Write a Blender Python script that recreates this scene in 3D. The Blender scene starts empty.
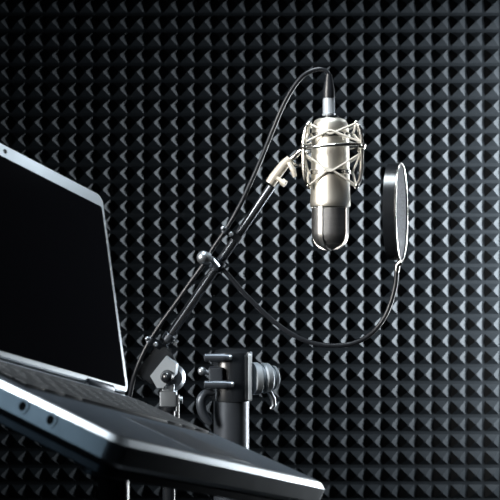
import bpy, bmesh, math
from math import sin, cos, pi, radians
from mathutils import Vector as V, Matrix

C = bpy.context.scene.collection
K = 0.000912            # metres per pixel at one metre from the lens
CZ = 1.15               # lens height above the floor

def P(px, py, d=1.6):
    return V(((px - 250) * K * d, d, CZ + (250 - py) * K * d))

# ------------------------------------------------------------------ materials
def mat(name, col, rough=0.5, metal=0.0, spec=0.5, noise=None, bump=None, coat=0.0):
    m = bpy.data.materials.new(name); m.use_nodes = True
    nt = m.node_tree; b = nt.nodes['Principled BSDF']
    b.inputs['Base Color'].default_value = (*col, 1)
    b.inputs['Roughness'].default_value = rough
    b.inputs['Metallic'].default_value = metal
    b.inputs['Specular IOR Level'].default_value = spec
    b.inputs['Coat Weight'].default_value = coat
    tc = nt.nodes.new('ShaderNodeTexCoord')
    if noise:
        n = nt.nodes.new('ShaderNodeTexNoise'); n.inputs['Scale'].default_value = noise[0]
        n.inputs['Detail'].default_value = 4
        r = nt.nodes.new('ShaderNodeMapRange')
        r.inputs['To Min'].default_value = rough - noise[1]; r.inputs['To Max'].default_value = rough + noise[1]
        nt.links.new(tc.outputs['Object'], n.inputs['Vector'])
        nt.links.new(n.outputs['Fac'], r.inputs['Value']); nt.links.new(r.outputs['Result'], b.inputs['Roughness'])
    if bump:
        n = nt.nodes.new('ShaderNodeTexNoise'); n.inputs['Scale'].default_value = bump[0]
        n.inputs['Detail'].default_value = 5
        u = nt.nodes.new('ShaderNodeBump'); u.inputs['Strength'].default_value = bump[1]
        u.inputs['Distance'].default_value = bump[2]
        nt.links.new(tc.outputs['Object'], n.inputs['Vector'])
        nt.links.new(n.outputs['Fac'], u.inputs['Height']); nt.links.new(u.outputs['Normal'], b.inputs['Normal'])
    return m

M = dict(
    foam=mat('black_foam', (0.020, 0.023, 0.026), 0.43, spec=0.5, bump=(420, 0.25, 0.001)),
    alu=mat('brushed_aluminium', (0.60, 0.64, 0.68), 0.36, 1.0, noise=(60, 0.06)),
    deck=mat('grey_deck_plastic', (0.065, 0.085, 0.11), 0.42, 0.3, noise=(90, 0.06), bump=(900, 0.1, 0.0003)),
    key=mat('black_key_plastic', (0.018, 0.02, 0.023), 0.5),
    screen=mat('black_screen_glass', (0.004, 0.004, 0.005), 0.06, spec=0.25, noise=(5, 0.01)),
    champagne=mat('champagne_nickel', (0.74, 0.705, 0.635), 0.45, 1.0, noise=(40, 0.05)),
    silver=mat('polished_silver', (0.82, 0.80, 0.76), 0.24, 1.0, noise=(50, 0.04)),
    frame=mat('satin_silver', (0.62, 0.61, 0.59), 0.36, 1.0, noise=(50, 0.04)),
    cream=mat('cream_enamel', (0.55, 0.51, 0.44), 0.35, 0.25, noise=(80, 0.06)),
    steel=mat('grey_steel', (0.42, 0.46, 0.50), 0.38, 0.9, noise=(70, 0.06)),
    satin=mat('satin_black_metal', (0.16, 0.175, 0.20), 0.24, 0.85, noise=(70, 0.05)),
    dull=mat('dull_silver', (0.38, 0.42, 0.46), 0.5, 0.45, noise=(70, 0.05)),
    black=mat('black_lacquer', (0.012, 0.014, 0.017), 0.25, 0.0, spec=0.6, noise=(60, 0.05)),
    gun=mat('gunmetal_paint', (0.06, 0.07, 0.085), 0.36, 0.55, noise=(70, 0.06)),
    rubber=mat('black_rubber', (0.012, 0.014, 0.018), 0.38, spec=0.45, bump=(200, 0.08, 0.0005)),
    elastic=mat('pale_elastic_cord', (0.60, 0.58, 0.53), 0.6, bump=(2500, 0.3, 0.0003)),
    hole=mat('dark_socket', (0.004, 0.004, 0.005), 0.6),
    wall=mat('grey_wall_paint', (0.06, 0.065, 0.07), 0.85, bump=(60, 0.1, 0.002)),
    floor=mat('dark_floor', (0.02, 0.021, 0.023), 0.8, bump=(40, 0.2, 0.002)),
)

def grille_material():
    m = mat('woven_grille_wire', (0.20, 0.20, 0.21), 0.48, 1.0)
    nt = m.node_tree; b = nt.nodes['Principled BSDF']
    tc = [n for n in nt.nodes if n.type == 'TEX_COORD'][0]
    outs = []
    for d in ('X', 'Z'):
        w = nt.nodes.new('ShaderNodeTexWave'); w.wave_type = 'BANDS'; w.bands_direction = d
        w.inputs['Scale'].default_value = 180 if d == 'Z' else 190
        nt.links.new(tc.outputs['Object'], w.inputs['Vector']); outs.append(w)
    mx = nt.nodes.new('ShaderNodeMath'); mx.operation = 'MAXIMUM'
    nt.links.new(outs[0].outputs['Fac'], mx.inputs[0]); nt.links.new(outs[1].outputs['Fac'], mx.inputs[1])
    cr = nt.nodes.new('ShaderNodeValToRGB')
    cr.color_ramp.elements[0].position = 0.3; cr.color_ramp.elements[0].color = (0.045, 0.045, 0.05, 1)
    cr.color_ramp.elements[1].position = 0.9; cr.color_ramp.elements[1].color = (0.34, 0.34, 0.34, 1)
    bu = nt.nodes.new('ShaderNodeBump'); bu.inputs['Strength'].default_value = 0.5; bu.inputs['Distance'].default_value = 0.0006
    nt.links.new(mx.outputs[0], cr.inputs['Fac']); nt.links.new(cr.outputs['Color'], b.inputs['Base Color'])
    nt.links.new(mx.outputs[0], bu.inputs['Height']); nt.links.new(bu.outputs['Normal'], b.inputs['Normal'])
    return m
M['grille'] = grille_material()

def net_material():
    m = bpy.data.materials.new('sheer_nylon_net'); m.use_nodes = True
    nt = m.node_tree; b = nt.nodes['Principled BSDF']; out = nt.nodes['Material Output']
    b.inputs['Base Color'].default_value = (0.12, 0.14, 0.175, 1); b.inputs['Roughness'].default_value = 0.7
    t = nt.nodes.new('ShaderNodeBsdfTransparent'); tl = nt.nodes.new('ShaderNodeBsdfTranslucent')
    tl.inputs['Color'].default_value = (0.12, 0.14, 0.175, 1)
    a = nt.nodes.new('ShaderNodeMixShader'); a.inputs['Fac'].default_value = 0.45
    c = nt.nodes.new('ShaderNodeMixShader')
    tc = nt.nodes.new('ShaderNodeTexCoord'); n = nt.nodes.new('ShaderNodeTexNoise'); n.inputs['Scale'].default_value = 900
    r = nt.nodes.new('ShaderNodeMapRange'); r.inputs['To Min'].default_value = 0.45; r.inputs['To Max'].default_value = 0.8
    nt.links.new(tc.outputs['Object'], n.inputs['Vector']); nt.links.new(n.outputs['Fac'], r.inputs['Value'])
    nt.links.new(b.outputs[0], a.inputs[1]); nt.links.new(tl.outputs[0], a.inputs[2])
    nt.links.new(t.outputs[0], c.inputs[1]); nt.links.new(a.outputs[0], c.inputs[2])
    nt.links.new(r.outputs['Result'], c.inputs['Fac']); nt.links.new(c.outputs[0], out.inputs['Surface'])
    return m
M['net'] = net_material()

# ------------------------------------------------------------------ mesh helpers
def frame(d):
    d = V(d).normalized()
    a = V((0, 0, 1)) if abs(d.z) < 0.9 else V((1, 0, 0))
    x = d.cross(a).normalized()
    return x, d.cross(x).normalized(), d

def spline(pts, n=8):
    """Catmull-Rom through pts."""
    pts = [V(p) for p in pts]
    q = [2 * pts[0] - pts[1]] + pts + [2 * pts[-1] - pts[-2]]
    out = []
    for i in range(1, len(q) - 2):
        a, b, c, d = q[i - 1:i + 3]
        for k in range(n):
            t = k / n
            out.append(0.5 * ((2 * b) + (c - a) * t + (2 * a - 5 * b + 4 * c - d) * t * t + (3 * b - a - 3 * c + d) * t ** 3))
    out.append(pts[-1])
    return out

def tube(bm, pts, r, seg=12, closed=False):
    pts = [V(p) for p in pts]; n = len(pts)
    rad = r if isinstance(r, (list, tuple)) else [r] * n
    x = None; rings = []
    for i, p in enumerate(pts):
        if closed: d = (pts[(i + 1) % n] - pts[i - 1]).normalized()
        else: d = (pts[min(i + 1, n - 1)] - pts[max(i - 1, 0)]).normalized()
        if x is None: x = frame(d)[0]
        x = (x - d * x.dot(d)).normalized(); y = d.cross(x)
        rings.append([bm.verts.new(p + (x * cos(2 * pi * k / seg) + y * sin(2 * pi * k / seg)) * rad[i]) for k in range(seg)])
    for i in range(n if closed else n - 1):
        a, b = rings[i], rings[(i + 1) % n]
        for k in range(seg):
            bm.faces.new((a[k], a[(k + 1) % seg], b[(k + 1) % seg], b[k]))
    if not closed:
        bm.faces.new(rings[0][::-1]); bm.faces.new(rings[-1])

def lathe(bm, o, axis, prof, seg=40):
    """prof = (distance along axis, radius) pairs, capped where the radius is not zero."""
    o = V(o); x, y, d = frame(axis); rings = []
    for h, r in prof:
        if r < 1e-6: rings.append([bm.verts.new(o + d * h)])
        else: rings.append([bm.verts.new(o + d * h + (x * cos(2 * pi * k / seg) + y * sin(2 * pi * k / seg)) * r) for k in range(seg)])
    for a, b in zip(rings, rings[1:]):
        for k in range(seg):
            j = (k + 1) % seg
            if len(a) == 1 and len(b) == 1: continue
            if len(a) == 1: bm.faces.new((a[0], b[j], b[k]))
            elif len(b) == 1: bm.faces.new((a[k], a[j], b[0]))
            else: bm.faces.new((a[k], a[j], b[j], b[k]))
    if len(rings[0]) > 1: bm.faces.new(rings[0][::-1])
    if len(rings[-1]) > 1: bm.faces.new(rings[-1])

def prism(bm, outline, z0, z1, mx=Matrix(), bevel=0.0):
    """outline in local xy, extruded z0..z1, then mapped by mx; chamfered top and bottom rims."""
    n = len(outline); o = [V((p[0], p[1], 0)) for p in outline]
    c = sum(o, V()) / n
    def ins(p, b):
        return p - V((math.copysign(min(b, abs(p.x - c.x)), p.x - c.x), math.copysign(min(b, abs(p.y - c.y)), p.y - c.y), 0))
    lv = [(z0, 0), (z1, 0)] if bevel == 0 else [(z0, bevel), (z0 + bevel, 0), (z1 - bevel, 0), (z1, bevel)]
    rings = [[bm.verts.new(mx @ (ins(p, b) + V((0, 0, z)))) for p in o] for z, b in lv]
    for a, b in zip(rings, rings[1:]):
        for k in range(n): bm.faces.new((a[k], a[(k + 1) % n], b[(k + 1) % n], b[k]))
    bm.faces.new(rings[0][::-1]); bm.faces.new(rings[-1])

def rrect(x0, y0, x1, y1, r, s=6):
    out = []
    for cx, cy, a in ((x1 - r, y1 - r, 0), (x0 + r, y1 - r, 90), (x0 + r, y0 + r, 180), (x1 - r, y0 + r, 270)):
        for k in range(s + 1):
            t = radians(a + 90 * k / s); out.append((cx + r * cos(t), cy + r * sin(t)))
    return out

def ring_plate(bm, outer, inner, z0, z1, mx=Matrix()):
    n = len(outer)
    f = lambda o, z: [bm.verts.new(mx @ V((p[0], p[1], z))) for p in o]
    a, b, c, d = f(outer, z0), f(outer, z1), f(inner, z1), f(inner, z0)
    for r, s in ((a, b), (b, c), (c, d), (d, a)):
        for k in range(n): bm.faces.new((r[k], r[(k + 1) % n], s[(k + 1) % n], s[k]))

def sphere(bm, c, r, seg=20):
    lathe(bm, c, (0, 0, 1), [(-r * cos(pi * k / 12), r * sin(pi * k / 12)) for k in range(13)], seg)

def link(name, bm, m, parent=None, smooth=35):
    bmesh.ops.recalc_face_normals(bm, faces=bm.faces)
    me = bpy.data.meshes.new(name)
    if parent is not None and not parent.get('_local'):
        root = parent
        off = V(parent['_o']) if '_o' in parent else V()
        for v in bm.verts: v.co -= off
    for f in bm.faces: f.smooth = smooth > 0
    if smooth > 0:
        lim = radians(smooth)
        for e in bm.edges:
            if len(e.link_faces) == 2 and e.calc_face_angle(0) > lim: e.smooth = False
    bm.to_mesh(me); bm.free(); me.materials.append(m)
    o = bpy.data.objects.new(name, me); C.objects.link(o)
    if parent is not None:
        o.parent = parent
        if '_o' in parent: o['_o'] = list(parent['_o'])
        if parent.get('_local'): o['_local'] = 1
    return o

def thing(name, label, cat, loc, rot=None, local=False, group=None):
    o = bpy.data.objects.new(name, None); C.objects.link(o); o.empty_display_size = 0.05
    o.location = loc
    if rot is not None: o.rotation_euler = rot.to_euler()
    o['label'] = label; o['category'] = cat
    if group: o['group'] = group
    if local: o['_local'] = 1
    else: o['_o'] = list(loc)
    return o

def B(): return bmesh.new()

# ------------------------------------------------------------------ room
WY = 2.60                                   # foam base plane
bm = B()
prism(bm, [(-2.2, WY + 0.012), (2.2, WY + 0.012), (2.2, WY + 0.12), (-2.2, WY + 0.12)], 0, 2.7)
w = link('wall_back', bm, M['wall'], smooth=0); w['kind'] = 'structure'
bm = B()
prism(bm, [(-2.2, -0.6), (2.2, -0.6), (2.2, WY + 0.12), (-2.2, WY + 0.12)], -0.08, 0)
f = link('floor', bm, M['floor'], smooth=0); f['kind'] = 'structure'

# pyramid foam: one continuous sheet glued over the wall
S = K * WY
PX, PZ = 16.91 * S, 16.74 * S               # pitch
X0 = (449.6 - 250) * S; Z0 = CZ + (250 - 382.5) * S
GX, GZ, HT = 0.17, 0.19, 0.27
bm = B()
i0, i1, j0, j1 = -66, 26, -24, 44
xs, zs = [], []
for i in range(i0, i1):
    xs += [X0 + (i + GX / 2) * PX, X0 + (i + 1 - GX / 2) * PX]
for j in range(j0, j1):
    zs += [Z0 + (j + GZ / 2) * PZ, Z0 + (j + 1 - GZ / 2) * PZ]
grid = [[bm.verts.new((x, WY, z)) for z in zs] for x in xs]
for a in range(len(xs) - 1):
    for b in range(len(zs) - 1):
        q = (grid[a][b], grid[a + 1][b], grid[a + 1][b + 1], grid[a][b + 1])
        if a % 2 == 0 and b % 2 == 0:
            cx, cz = (xs[a] + xs[a + 1]) / 2, (zs[b] + zs[b + 1]) / 2
            t = 0.05 * PX
            top = [bm.verts.new((cx + sx * t, WY - HT * PX, cz + sz * t)) for sx, sz in ((-1, -1), (1, -1), (1, 1), (-1, 1))]
            for k in range(4):
                bm.faces.new((q[k], q[(k + 1) % 4], top[(k + 1) % 4], top[k]))
            bm.faces.new(top)
        else:
            bm.faces.new(q)
be = [e for e in bm.edges if len(e.link_faces) == 1]          # sides of the sheet, down to the wall
ex = bmesh.ops.extrude_edge_only(bm, edges=be)
for v in [g for g in ex['geom'] if isinstance(g, bmesh.types.BMVert)]: v.co.y = WY + 0.013
foam = link('acoustic_foam', bm, M['foam'], smooth=0)
foam['label'] = 'black pyramid acoustic foam covering the whole back wall'; foam['category'] = 'acoustic foam'

# ------------------------------------------------------------------ laptop
LW, LD, LH, LT = 0.337, 0.262, 0.245, 0.022
LO = V((-0.131, 1.188, CZ - 0.158))
R = Matrix(((0.49243187, -0.7917391, 0.36146929), (0.82600166, 0.55601186, 0.09258542), (-0.27428471, 0.25298222, 0.92777578)))
lap = thing('laptop', 'open silver laptop with blank black screen at lower left', 'laptop', LO, R, local=True)
bm = B(); prism(bm, rrect(-LW, -LD, 0, 0, 0.012), -LT, 0, bevel=0.0042)
base = link('base', bm, M['alu'], lap)
bm = B(); prism(bm, rrect(-LW + 0.010, -LD + 0.008, -0.006, -0.014, 0.008), -0.001, 0.0006, bevel=0.0003)
link('palm_deck', bm, M['deck'], base)
bm = B(); ring_plate(bm, rrect(-LW + 0.026, -0.138, -0.026, -0.030, 0.004), rrect(-LW + 0.029, -0.135, -0.029, -0.033, 0.003), 0.0, 0.0014)
kb = link('keyboard', bm, M['key'], lap)
rows = 6; y1 = -0.0345; kh = 0.0165
for r in range(rows):
    widths = [1] * 14 if r else [1.0] * 14
    if r == 1: widths = [1] * 13 + [1.0]
    if r == 2: widths = [1.5] + [1] * 11 + [1.5]
    if r == 3: widths = [1.75] + [1] * 10 + [2.25]
    if r == 4: widths = [2.25] + [1] * 9 + [2.75]
    if r == 5: widths = [1.25, 1.25, 1.25, 6.5, 1.25, 1.25, 1.25]
    u = (LW - 0.061) / sum(widths); x = -LW + 0.0305
    for w_ in widths:
        bm = B(); prism(bm, rrect(x + 0.0009, y1 - kh * (r + 1) + 0.0009, x + u * w_ - 0.0009, y1 - kh * r - 0.0009, 0.0012, 2), 0.0004, 0.0030, bevel=0.0005)
        link('key', bm, M['key'], kb); x += u * w_
bm = B(); prism(bm, rrect(-LW / 2 - 0.045, -LD + 0.018, -LW / 2 + 0.045, -0.160, 0.003), 0.0, 0.0010, bevel=0.0003)
link('touchpad', bm, M['gun'], lap)
# sockets in the left side
def side_mx(y, z): return Matrix.Translation((-LW, y, z)) @ Matrix(((0, 0, -1), (1, 0, 0), (0, 1, 0))).to_4x4()
for y in (-0.128, -0.166, -0.196):
    bm = B(); mxs = side_mx(y, -0.0095)
    circ = lambda r: [(r * cos(2 * pi * k / 24), r * sin(2 * pi * k / 24)) for k in range(24)]
    ring_plate(bm, circ(0.0058), circ(0.0036), -0.001, 0.0008, mxs); j = link('audio_jack', bm, M['alu'], lap)
    bm = B(); prism(bm, circ(0.0036), -0.0008, 0.0003, mxs); link('socket_hole', bm, M['hole'], j)
for y0, y1_, h in ((-0.112, -0.097, 0.0075), (-0.088, -0.060, 0.010), (-0.050, -0.030, 0.006)):
    bm = B(); prism(bm, rrect(y0, -h / 2, y1_, h / 2, 0.001, 2), -0.001, 0.0003, side_mx(0, -0.0115)); link('port', bm, M['hole'], lap)
# lid
A = radians(126)
lx = V((1, 0, 0)); ly = V((0, -cos(A), sin(A))); lz = V((0, -sin(A), -cos(A)))
LM = Matrix((lx, ly, lz)).transposed().to_4x4(); LM.translation = V((0, 0.0, 0.0015))
def lidm(): return LM
bm = B(); prism(bm, rrect(-LW, 0.001, 0, LH, 0.010), -0.0085, 0, LM, bevel=0.0012)
lid = link('lid', bm, M['alu'], lap)
bm = B(); prism(bm, rrect(-LW + 0.009, 0.0075, -0.006, LH - 0.017, 0.002, 2), -0.001, 0.0005, LM)
link('screen', bm, M['screen'], lid)
bm = B(); prism(bm, [(0.0026 * cos(2 * pi * k / 20), 0.0026 * sin(2 * pi * k / 20)) for k in range(20)], -0.0005, 0.0005, LM @ Matrix.Translation((-LW * 0.505, LH - 0.0085, 0)))
link('webcam', bm, M['hole'], lid)
for sx in (-0.052, -LW + 0.052):
    bm = B(); lathe(bm, V((sx - 0.022, 0.002, 0.001)), (1, 0, 0), [(0, 0.0045), (0.001, 0.005), (0.043, 0.005), (0.044, 0.0045)], 20)
    link('hinge', bm, M['gun'], lap)

# tilted tray stand carrying the laptop
tray = thing('laptop_stand', 'dark tilted tray stand under the laptop', 'stand', LO, R, local=True)
bm = B(); prism(bm, rrect(-LW + 0.004, -LD + 0.004, -0.01, -0.01, 0.01), -LT - 0.0075, -LT - 0.0005, bevel=0.001)
link('tray', bm, M['gun'], tray)
Ri = R.transposed()
top = V((-LW / 2, -LD / 2, -LT - 0.0075))
foot_w = LO + R @ top; foot_w.z = 0
dn = Ri @ V((0, 0, -1)); foot = Ri @ (foot_w - LO)
L_ = (foot - top).length
bm = B(); lathe(bm, top - V((0, 0, 0.0)), (0, 0, -1), [(0, 0.04), (0.006, 0.04), (0.010, 0.022), (0.03, 0.02)], 28)
link('tilt_head', bm, M['gun'], tray)
bm = B(); lathe(bm, top + dn * 0.02, dn, [(0, 0.014), (L_ - 0.04, 0.014)], 24)
link('pole', bm, M['black'], tray)
bm = B(); lathe(bm, foot, -dn, [(0, 0.15), (0.012, 0.15), (0.022, 0.03), (0.05, 0.02), (0.05, 0.0)], 40)
link('base', bm, M['black'], tray)

# ------------------------------------------------------------------ boom stand
bs_x = P(169, 0).x
boom = thing('boom_stand', 'black microphone boom arm rising diagonally from a swivel joint', 'microphone stand', V((bs_x, 1.6, 0)))
top_b, low_b = P(271, 187), P(141, 378)
d_b = (top_b - low_b).normalized()
bm = B(); lathe(bm, low_b, d_b, [(0, 0.006), (0.001, 0.0066), ((top_b - low_b).length, 0.0066)], 24)
link('boom_tube', bm, M['satin'], boom)
# clamp head gripping the tube
mid = low_b + d_b * 0.028
x_b = d_b.cross(V((0, 1, 0))).normalized()      # to the lower right of the tube
mxh = Matrix((d_b, x_b, d_b.cross(x_b))).transposed().to_4x4(); mxh.translation = mid
sgn = 1 if (P(169, 378) - mid).dot(x_b) > 0 else -1
bm = B(); prism(bm, [(-0.026, -0.010 * sgn), (0.030, -0.010 * sgn), (0.030, 0.012 * sgn), (0.014, 0.036 * sgn), (-0.018, 0.036 * sgn), (-0.026, 0.016 * sgn)], -0.010, 0.010, mxh, bevel=0.0015)
link('clamp_head', bm, M['black'], boom)
jc = P(173, 378, 1.6)
ax = V((0.45, -1, 0)).normalized()
bm = B(); lathe(bm, jc - ax * 0.012, ax, [(0, 0.018), (0.002, 0.0205), (0.010, 0.0205), (0.012, 0.019), (0.016, 0.012), (0.018, 0.012)], 36)
link('clutch_disc', bm, M['steel'], boom)
# angled cheek plate in front of the disc
bm = B()
pl = [P(x, y, 1.585) for x, y in ((150, 376), (166, 356), (176, 364), (175, 374), (163, 388), (157, 388))]
a = [bm.verts.new(p) for p in pl]; b = [bm.verts.new(p + V((0.003, 0.008, 0))) for p in pl]
bm.faces.new(a); bm.faces.new(b[::-1])
for k in range(6): bm.faces.new((a[k], a[(k + 1) % 6], b[(k + 1) % 6], b[k]))
link('cheek_plate', bm, M['dull'], boom)
bm = B(); kc = P(167, 377, 1.58)
lathe(bm, kc + V((0, 0.010, 0)), (0, -1, 0), [(0, 0.0095), (0.006, 0.0100), (0.009, 0.0085), (0.013, 0.0072)] + [(0.013 + 0.0085 * sin(t), 0.0085 * cos(t)) for t in [k * pi / 16 for k in range(9)]], 28)
link('ball_knob', bm, M['black'], boom)
bm = B()
prism(bm, rrect(-0.0125, -0.010, 0.0125, 0.010, 0.002, 3), 0, 0.023, Matrix.Translation(P(168.5, 406, 1.6)), bevel=0.0012)
prism(bm, rrect(-0.009, -0.009, 0.009, 0.009, 0.002, 3), 0.0, 0.012, Matrix.Translation(P(168.5, 392, 1.6)))
link('swivel_block', bm, M['steel'], boom)
bm = B()
lathe(bm, P(175, 400, 1.6), (1, 0, 0), [(0, 0.002), (0.006, 0.002), (0.006, 0.0058), (0.011, 0.0058), (0.011, 0.0)], 16)
link('lock_screw', bm, M['steel'], boom)
bm = B()
p0 = P(168.5, 406, 1.6)
lathe(bm, V((bs_x, 1.6, p0.z)), (0, 0, -1), [(0, 0.013), (0.006, 0.013), (0.006, 0.0095), (p0.z - 0.012, 0.0095)], 28)
tube(bm, [P(178, 395, 1.592), P(178, 418, 1.592)], 0.002, 8)
link('pole', bm, M['black'], boom)
bm = B(); lathe(bm, V((bs_x, 1.6, 0)), (0, 0, 1), [(0, 0.17), (0.012, 0.17), (0.018, 0.16), (0.022, 0.03), (0.05, 0.014), (0.05, 0.0)], 44)
link('base', bm, M['black'], boom)
# small hardware on the lower tube: a collar with bolt heads
bm = B(); cc = P(166, 336, 1.6)
c0 = low_b + d_b * ((cc - low_b).dot(d_b))
lathe(bm, c0 - d_b * 0.006, d_b, [(0, 0.0078), (0.001, 0.0088), (0.011, 0.0088), (0.012, 0.0078)], 24)
col = link('collar', bm, M['gun'], boom)
for s in (1,):
    bm = B(); q = c0 + x_b * sgn * 0.0085
    lathe(bm, q, x_b * sgn, [(0, 0.0025), (0.003, 0.0025), (0.003, 0.0048), (0.007, 0.0048), (0.007, 0.0)], 14); link('bolt', bm, M['steel'], col)

# ------------------------------------------------------------------ clamp column
cx = P(231.5, 0).x
colm = thing('clamp_column', 'thick black vertical column with collar clamp and round side knob', 'stand', V((cx, 1.6, 0.022)))
zt = P(0, 400).z
bm = B(); lathe(bm, V((cx, 1.6, 0.022)), (0, 0, 1), [(0, 0.026), (zt - 0.022 + 0.01, 0.026)], 44)
link('column', bm, M['gun'], colm)
bm = B(); z1 = P(0, 349).z; h = z1 - zt
lathe(bm, V((P(232, 0).x, 1.6, zt)), (0, 0, 1), [(0, 0.0272), (0.001, 0.0285), (h - 0.010, 0.0285), (h - 0.004, 0.026), (h - 0.001, 0.020), (h, 0.012), (h, 0)], 44)
link('collar', bm, M['black'], colm)
for py, x0, x1, d in ((357.5, 204, 229, 1.568), (384.5, 204, 231, 1.566)):
    bm = B(); p = P(x0, py, d)
    L = P(x1, py, d).x - p.x
    lathe(bm, p, (1, 0, 0), [(0, 0.0042), (0.0015, 0.0058), (L - 0.006, 0.0058), (L - 0.006, 0.0048), (L, 0.0048)], 24)
    bl = link('clamp_bolt', bm, M['steel' if False else 'gun'], colm)
    bm = B(); lathe(bm, P(x1, py, d), (1, 0, 0), [(0, 0.004), (0.003, 0.004), (0.0045, 0.0025), (0.0045, 0)], 12); link('bolt_tip', bm, M['steel'], bl)
bm = B(); prism(bm, rrect(-0.010, -0.012, 0.010, 0.012, 0.002, 3), 0, 0.020, Matrix.Translation(P(216, 381, 1.578)), bevel=0.001)
link('hinge_block', bm, M['gun'], colm)
bm = B(); sphere(bm, P(202, 371, 1.585), 0.0062, 16); tube(bm, [P(203, 371, 1.585), P(214, 374, 1.590)], 0.004, 12)
link('hinge_pin', bm, M['steel'], colm)
bm = B()
tube(bm, spline([P(214, 393, 1.575), P(206, 393, 1.572), P(201, 400, 1.570), P(202, 411, 1.570), P(207, 420, 1.570), P(211, 424, 1.570)], 6),
     [0.004 + 0.003 * sin(pi * k / 30) for k in range(31)], 14)
link('lever', bm, M['gun'], colm)
bm = B(); pf = P(250.5, 376, 1.6)
prism(bm, rrect(-0.034, -0.022, 0.034, 0.022, 0.003, 3), 0, 0.006, Matrix.Translation(pf + V((-0.0035, 0, 0))) @ Matrix(((0, 0, 1), (0, 1, 0), (1, 0, 0))).to_4x4(), bevel=0.0012)
link('flange_plate', bm, M['dull'], colm)
ka = V((1, 0.42, 0)).normalized(); ko = pf + V((0.002, 0, (250 - 250) * 0)) + V((0, 0, -0.004))
bm = B()
lathe(bm, ko, ka, [(0, 0.0235), (0.009, 0.0235), (0.012, 0.021), (0.012, 0.018), (0.0155, 0.018), (0.0155, 0.021), (0.018, 0.0225), (0.026, 0.0215), (0.029, 0.018), (0.029, 0.015),
                   (0.033, 0.015), (0.033, 0.018), (0.037, 0.017), (0.039, 0.014), (0.039, 0)], 44)
kn = link('side_knob', bm, M['dull'], colm)
bm = B(); tube(bm, [P(269, 391, 1.605), P(273, 399, 1.605), P(274, 405, 1.605), P(271, 409, 1.605)], [0.004, 0.0042, 0.0036, 0.0028], 12)
link('wing', bm, M['steel'], kn)

# ------------------------------------------------------------------ microphone
MX = 330.3
mo = P(MX, 250); ax0 = V((mo.x, 1.6, 0)); zz = lambda py: P(0, py).z
mic = thing('condenser_microphone', 'silver large diaphragm microphone hanging upside down in the shock mount', 'microphone', V((mo.x, 1.6, mo.z)))
z = lambda py: zz(py) - zz(250)
bm = B()
lathe(bm, mo, (0, 0, 1), [(z(207), 0.0), (z(207), 0.0288), (z(206), 0.0295), (z(200), 0.0295), (z(199.4), 0.0290), (z(140), 0.0272), (z(130), 0.0268), (z(124), 0.0255), (z(120.5), 0.0225), (z(119), 0.018), (z(118.5), 0.010), (z(118.5), 0)], 56)
link('body', bm, M['champagne'], mic)
gp = [(z(208), 0.0270), (z(232), 0.0270)]
zc = z(232); hz = zc - z(248.5)
gp += [(zc - hz * sin(t), 0.0270 * cos(t) ** 0.8) for t in [pi / 2 * k / 12 for k in range(1, 12)]] + [(z(248.5), 0)]
bm = B(); lathe(bm, mo, (0, 0, 1), gp, 56)
link('grille', bm, M['grille'], mic)
# four straps of the grille frame, meeting under the dome
bm = B()
for az in (-34, 56, 146, 236):
    e = V((sin(radians(az)), -cos(radians(az)), 0)); t_ = V((e.y, -e.x, 0))
    path = [(0.0278, z(207)), (0.0278, zc)] + [(0.0278 * cos(t) ** 0.8, zc - (hz + 0.0012) * sin(t)) for t in [pi / 2 * k / 12 for k in range(1, 12)]] + [(0.0, zc - hz - 0.0012)]
    prev = None
    for i, (r, h) in enumerate(path):
        wd = 0.0032 if r > 0.006 else 0.0026
        nx = path[min(i + 1, len(path) - 1)]; pv = path[max(i - 1, 0)]
        tg = V((nx[0] - pv[0], nx[1] - pv[1])).normalized(); nr = V((-tg.y, tg.x)) * -1
        if nr.x < 0 and i < 3: nr = -nr
        nout = e * (-tg.y) + V((0, 0, tg.x)); 
        nout = nout if nout.dot(e * r + V((0, 0, h - zc))) > 0 else -nout
        c = mo + e * r + V((0, 0, h))
        q = [bm.verts.new(c + t_ * s * wd + nout * o) for s, o in ((-1, -0.0012), (1, -0.0012), (1, 0.0014), (-1, 0.0014))]
        if prev:
            for k in range(4): bm.faces.new((prev[k], prev[(k + 1) % 4], q[(k + 1) % 4], q[k]))
        else: bm.faces.new(q)
        prev = q
    bm.faces.new(prev)
link('grille_frame', bm, M['frame'], mic)
bm = B(); rp = lambda q: 0.0270 * max(0.0, 1 - ((q - 232) / 16.5) ** 2) ** 0.4
lathe(bm, mo, (0, 0, 1), [(z(q), rp(q) + 0.0007) for q in (243.2, 244.5, 246, 247.2)] + [(z(248.9), 0.0085), (z(249.3), 0)], 48)
link('end_cap', bm, M['frame'], mic)
bm = B(); cp = [(0.0, 0.0), (0.0, 0.020), (0.022, 0.020), (0.022, 0)]
lathe(bm, mo, (0, 0, 1), [(z(119), 0.0), (z(119), 0.0115), (z(116.5), 0.0115), (z(116), 0.0105), (z(116), 0)], 32)
link('connector_socket', bm, M['black'], mic)

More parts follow.
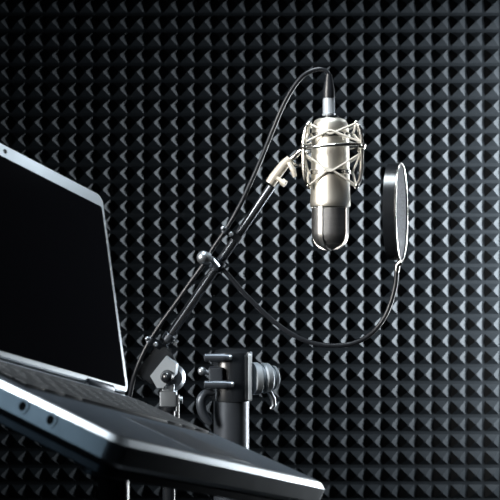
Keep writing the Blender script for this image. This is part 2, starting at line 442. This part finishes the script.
# ------------------------------------------------------------------ shock mount
SC = P(332.5, 148); SX, SZ = SC.x, SC.z
sm = thing('shock_mount', 'silver spider shock mount with elastic cords around the microphone', 'shock mount', V((SX, 1.6, SZ)))
def cyl(az, r, dz): return V((SX + r * sin(radians(az)), 1.6 - r * cos(radians(az)), SZ + dz))
bm = B()
tube(bm, [cyl(k * 7.5, 0.0475, -0.003 * sin(radians(k * 7.5)) * -1) for k in range(48)], 0.0025, 12, closed=True)
link('outer_ring', bm, M['silver'], sm)
MXo = V((mo.x - SX, 0, 0))
for dz, r in ((0.018, 0.0277), (-0.036, 0.0288)):
    bm = B()
    lathe(bm, V((mo.x, 1.6, SZ + dz - 0.003)), (0, 0, 1), [(0, r), (0, r + 0.002), (0.006, r + 0.002), (0.006, r)], 44)
    link('clutch_ring', bm, M['silver'], sm)
AZ = (54, 118, -62, -126)
for az in AZ:
    bm = B()
    tube(bm, spline([cyl(az, 0.0395, 0.034), cyl(az, 0.0445, 0.028), cyl(az, 0.0490, 0.010), cyl(az, 0.0495, -0.008), cyl(az, 0.0490, -0.030), cyl(az, 0.0460, -0.048), cyl(az, 0.0410, -0.056)], 5), 0.0026, 10)
    sphere(bm, cyl(az, 0.0395, 0.034), 0.0033, 12); sphere(bm, cyl(az, 0.0410, -0.056), 0.0033, 12)
    lathe(bm, cyl(az, 0.0455, 0), V((sin(radians(az)), -cos(radians(az)), 0)), [(0, 0.0046), (0.007, 0.0046), (0.008, 0.003), (0.008, 0)], 14)
    link('prong', bm, M['silver'], sm)
azs = sorted(AZ)
for hz_, iz in ((0.034, 0.018), (0.006, 0.022), (-0.056, -0.034), (-0.010, -0.036)):
    bm = B(); pts = []
    for i, az in enumerate(azs):
        n_ = azs[(i + 1) % 4] + (360 if i == 3 else 0); m_ = (az + n_) / 2
        pts += [cyl(az, 0.0405 if abs(hz_) > 0.02 else 0.0475, hz_), cyl(m_ - 4, 0.0322, iz) + MXo, cyl(m_ + 4, 0.0322, iz) + MXo]
    tube(bm, pts, 0.0016, 8, closed=True)
    link('elastic_cord', bm, M['elastic'], sm)
# swivel clip from the ring down to the boom tip
bm = B()
tube(bm, [P(270, 184), P(274, 178), P(284, 165), P(290, 159)], [0.0075, 0.0080, 0.0074, 0.0062], 20)
sw = link('swivel_socket', bm, M['cream'], sm)
bm = B(); tube(bm, spline([P(287, 162), P(294, 157, 1.595), P(299, 152, 1.59), P(303, 149.5, 1.588)], 5), 0.0038, 14)
tube(bm, spline([P(290, 161), P(298, 166, 1.60), P(304, 161, 1.60), P(306, 152, 1.60)], 5), 0.0022, 10)
link('bracket', bm, M['silver'], sm)
bm = B(); tube(bm, [P(289, 163, 1.592), P(293, 170, 1.588), P(295, 177, 1.588)], [0.0034, 0.0040, 0.0030], 12)
lathe(bm, P(277, 178, 1.594), (0.8, -0.3, -0.6), [(0, 0.003), (0.009, 0.003), (0.009, 0.0052), (0.016, 0.0052), (0.016, 0)], 16)
link('thumb_screw', bm, M['cream'], sm)

# ------------------------------------------------------------------ cable
cab = thing('microphone_cable', 'black cable arching from the microphone plug down along the boom arm', 'cable', P(328.5, 116))
bm = B()
lathe(bm, P(328.8, 116), (0, 0, 1), [(0, 0.0), (0, 0.0092), (0.003, 0.0098), (0.0045, 0.0088), (0.024, 0.0088), (0.026, 0.0080), (0.026, 0)], 32)
link('plug', bm, M['dull'], cab)
bm = B(); h = zz(74) - zz(98)
lathe(bm, P(328.8, 98.2), (0, 0, 1), [(0, 0), (0, 0.0088), (0.010, 0.0088), (h * .6, 0.0070), (h, 0.0042), (h, 0)], 28)
link('plug_boot', bm, M['rubber'], cab)
def along(px, py): return P(px, py, 1.588)
pts = [P(328.8, 80), P(328, 73.5), P(322, 69.5), P(313, 70.5), P(303, 76), P(293, 88), P(283, 106), P(272, 132), P(262, 157, 1.595), P(251, 182, 1.59), P(240, 205, 1.585), P(227, 228, 1.583), P(214, 247, 1.583),
       P(203, 265, 1.583), P(190, 283, 1.584), P(176, 303, 1.584), P(160, 325, 1.584), P(147, 346, 1.584), P(137, 368, 1.585), P(131, 390, 1.59), P(126, 430, 1.60), P(118, 520, 1.62), P(100, 700, 1.70), P(92, 900, 1.74)]
sp = spline(pts, 8)
end = sp[-1]
fl = 0.0035
sp += spline([V((end.x - 0.01, 1.75, 0.30)), V((end.x - 0.02, 1.76, 0.08)), V((end.x - 0.06, 1.79, fl)), V((end.x - 0.2, 1.85, fl)), V((end.x - 0.4, 1.8, fl))], 8)
bm = B(); tube(bm, sp, 0.0033, 12)
link('cable', bm, M['rubber'], cab)

# clips tying the cable to the boom
def clip(px, py, label, loc_off):
    q = P(px, py); c = low_b + d_b * ((q - low_b).dot(d_b))
    t = thing('cable_clip', label, 'clip', c, group='cable clips on the boom arm')
    # nearest cable point
    n = min(sp, key=lambda p: (p - c).length); 
    e = (n - c); e -= d_b * e.dot(d_b); L = e.length; e.normalize(); s = d_b.cross(e)
    out = []
    for k in range(13):
        a = -pi / 2 + pi * k / 12; out.append((L + 0.0052 * cos(a), 0.0052 * sin(a)))
    for k in range(13):
        a = pi / 2 + pi * k / 12; out.append((0.0084 * cos(a), 0.0084 * sin(a)))
    mx = Matrix((e, s, e.cross(s))).transposed().to_4x4(); mx.translation = c
    inn = [(L + 0.0034 * cos(-pi / 2 + pi * k / 12), 0.0034 * sin(-pi / 2 + pi * k / 12)) for k in range(13)] + [(0.0067 * cos(pi / 2 + pi * k / 12), 0.0067 * sin(pi / 2 + pi * k / 12)) for k in range(13)]
    bm = B(); ring_plate(bm, out, inn, -0.005, 0.005, mx)
    link('strap', bm, M['gun'], t)
    bm = B(); lathe(bm, c + e * (L * 0.5) + V((0, -0.0060, 0)), (0, -1, 0), [(0, 0.0036), (0.0035, 0.0036), (0.005, 0.0022), (0.005, 0)], 14)
    link('screw', bm, M['steel'], t)
    bm = B(); sphere(bm, c + e * (L + 0.0062), 0.0034, 14); link('end_button', bm, M['steel'], t)
clip(158, 344, 'small dark clip holding the cable near the swivel joint', 0)
clip(234, 236, 'small dark clip holding the cable to the upper boom arm', 0)

# ------------------------------------------------------------------ pop filter
pc = P(400, 212)
pop = thing('pop_filter', 'round pop filter on a black gooseneck right of the microphone', 'pop filter', pc)
pn = V((0.967, -0.255, 0)).normalized(); pe = V((0.255, 0.967, 0)).normalized(); pz = V((0, 0, 1)); RR = 0.0725
def hoop(r0, r1, h0, h1, m, name, seg=72):
    bm = B(); rings = []
    for r, h_ in ((r0, h0), (r1, h0), (r1, h1), (r0, h1)):
        rings.append([bm.verts.new(pc + pn * h_ + (pe * cos(2 * pi * k / seg) + pz * sin(2 * pi * k / seg)) * r) for k in range(seg)])
    for i in range(4):
        a, b = rings[i], rings[(i + 1) % 4]
        for k in range(seg): bm.faces.new((a[k], a[(k + 1) % seg], b[(k + 1) % seg], b[k]))
    return link(name, bm, m, pop)
hoop(0.0685, 0.0705, -0.016, 0.001, M['black'], 'hoop')
bm = B(); tube(bm, [pc + pn * 0.002 + (pe * cos(2 * pi * k / 72) + pz * sin(2 * pi * k / 72)) * 0.0712 for k in range(72)], 0.0015, 10, closed=True)
link('rim', bm, M['silver'], pop)
bm = B(); lathe(bm, pc + pn * 0.0005, pn, [(0, 0), (0, 0.0700), (0.0006, 0.0700), (0.0006, 0)], 72)
link('net', bm, M['net'], pop)
bm = B(); tube(bm, [pc + V((0.001, -0.002, -0.0725)), P(397.5, 265), P(396.5, 273)], [0.0045, 0.0042, 0.0034], 14)
link('bracket', bm, M['silver'], pop)
gp = spline([P(396.5, 270), P(395.5, 284), P(391, 302), P(384, 318), P(373, 332), P(357, 342), P(338, 345.5), P(317, 344), P(297, 337), P(277, 324), P(259, 308), P(243, 292), P(230, 277), P(220, 266)], 10)
bm = B(); tube(bm, gp, [0.0034] * len(gp), 12)
gn = link('gooseneck', bm, M['rubber'], pop)
cb = low_b + d_b * ((P(214, 263) - low_b).dot(d_b))
bm = B()
mxc = Matrix((d_b, d_b.cross(V((0, 1, 0))), V((0, -1, 0)) * -1)).transposed().to_4x4()
mxc = Matrix((d_b, V((0, 1, 0)).cross(d_b) * 1, V((0, 1, 0)))).transposed().to_4x4(); mxc.translation = cb
circ = lambda r: [(r * cos(2 * pi * k / 24), r * sin(2 * pi * k / 24)) for k in range(24)]
lathe(bm, cb - d_b * 0.008, d_b, [(0, 0.0067), (0, 0.0098), (0.016, 0.0098), (0.016, 0.0067)], 28)
tube(bm, [cb + (P(222, 268) - cb) * 0.75, P(223, 269)], 0.0050, 14)
link('clamp', bm, M['gun'], pop)
bm = B(); ks = P(211.5, 259, 1.568); kd = (P(200, 257, 1.563) - ks).normalized()
tube(bm, [cb + V((0, -0.008, 0)), ks, ks + kd * 0.004], 0.0042, 12)
lathe(bm, ks + kd * 0.002, kd, [(0, 0.0055), (0.001, 0.0085), (0.005, 0.0088)] + [(0.010 + 0.0098 * sin(t), 0.0098 * cos(t)) for t in [-0.45 + k * (pi / 2 + 0.45) / 12 for k in range(13)]], 28)
link('clamp_knob', bm, M['steel'], pop)

# ------------------------------------------------------------------ light
def area(name, loc, target, sx, sy, power, col, spread=180):
    l = bpy.data.lights.new(name, 'AREA'); l.shape = 'RECTANGLE'; l.size = sx; l.size_y = sy
    l.energy = power; l.color = col; l.spread = radians(spread)
    o = bpy.data.objects.new(name, l); C.objects.link(o); o.location = loc
    o.rotation_euler = (V(target) - V(loc)).to_track_quat('-Z', 'Y').to_euler()
    return o
area('softbox_right', (1.16, 2.31, CZ + 0.03), (0.94, 2.60, CZ + 0.02), 0.20, 0.75, 24, (0.80, 0.91, 1.0), 112)
area('softbox_left', (-0.85, 0.95, CZ + 0.38), (0.09, 1.58, CZ + 0.02), 0.36, 1.1, 3.2, (1.0, 0.97, 0.92), 34)
area('added_fill_low_left', (-0.95, 0.60, CZ + 0.10), (-0.15, 0.85, CZ - 0.10), 0.4, 0.4, 0.018, (0.55, 0.80, 1.0), 40)  # added fill lamp, gives the laptop's left side its cold blue reflection
area('added_fill_above', (-0.45, 1.15, CZ + 0.65), (-0.25, 0.95, CZ - 0.10), 0.3, 0.3, 0.3, (0.88, 0.95, 1.0), 40)  # added lamp so the chamfered edge of the laptop base shines
area('softbox_top', (-0.02, 1.40, CZ + 0.90), (0.0, 1.40, 0), 0.5, 0.25, 2.0, (0.84, 0.94, 1.0), 50)
area('added_fill_right_high', (0.86, 2.27, CZ + 0.92), (-0.15, 1.24, CZ + 0.07), 0.22, 0.22, 0.16, (0.84, 0.94, 1.0), 50)  # added lamp to brighten the lid bezel, placed clear of the screen's reflection
area('softbox_right_rim', (1.0, 2.36, CZ - 0.20), (0.08, 1.55, CZ - 0.06), 0.25, 0.9, 2.8, (0.92, 0.97, 1.0), 50)

wd = bpy.data.worlds.new('World'); wd.use_nodes = True; bpy.context.scene.world = wd
wd.node_tree.nodes['Background'].inputs['Color'].default_value = (0.002, 0.0025, 0.003, 1)
wd.node_tree.nodes['Background'].inputs['Strength'].default_value = 1.0

# ------------------------------------------------------------------ camera
cd = bpy.data.cameras.new('Camera'); cd.sensor_width = 36; cd.lens = 18 / (K * 250)
cd.dof.use_dof = True; cd.dof.focus_distance = 1.6; cd.dof.aperture_fstop = 16
co = bpy.data.objects.new('Camera', cd); C.objects.link(co); co.location = (0, 0, CZ); co.rotation_euler = (pi / 2, 0, 0)
sc = bpy.context.scene; sc.camera = co
vs = sc.view_settings; vs.view_transform = 'Standard'; vs.look = 'None'; vs.exposure = 0; vs.gamma = 1; vs.use_curve_mapping = False
for o in bpy.data.objects:
    for k in ('_o', '_local'):
        if k in o: del o[k]
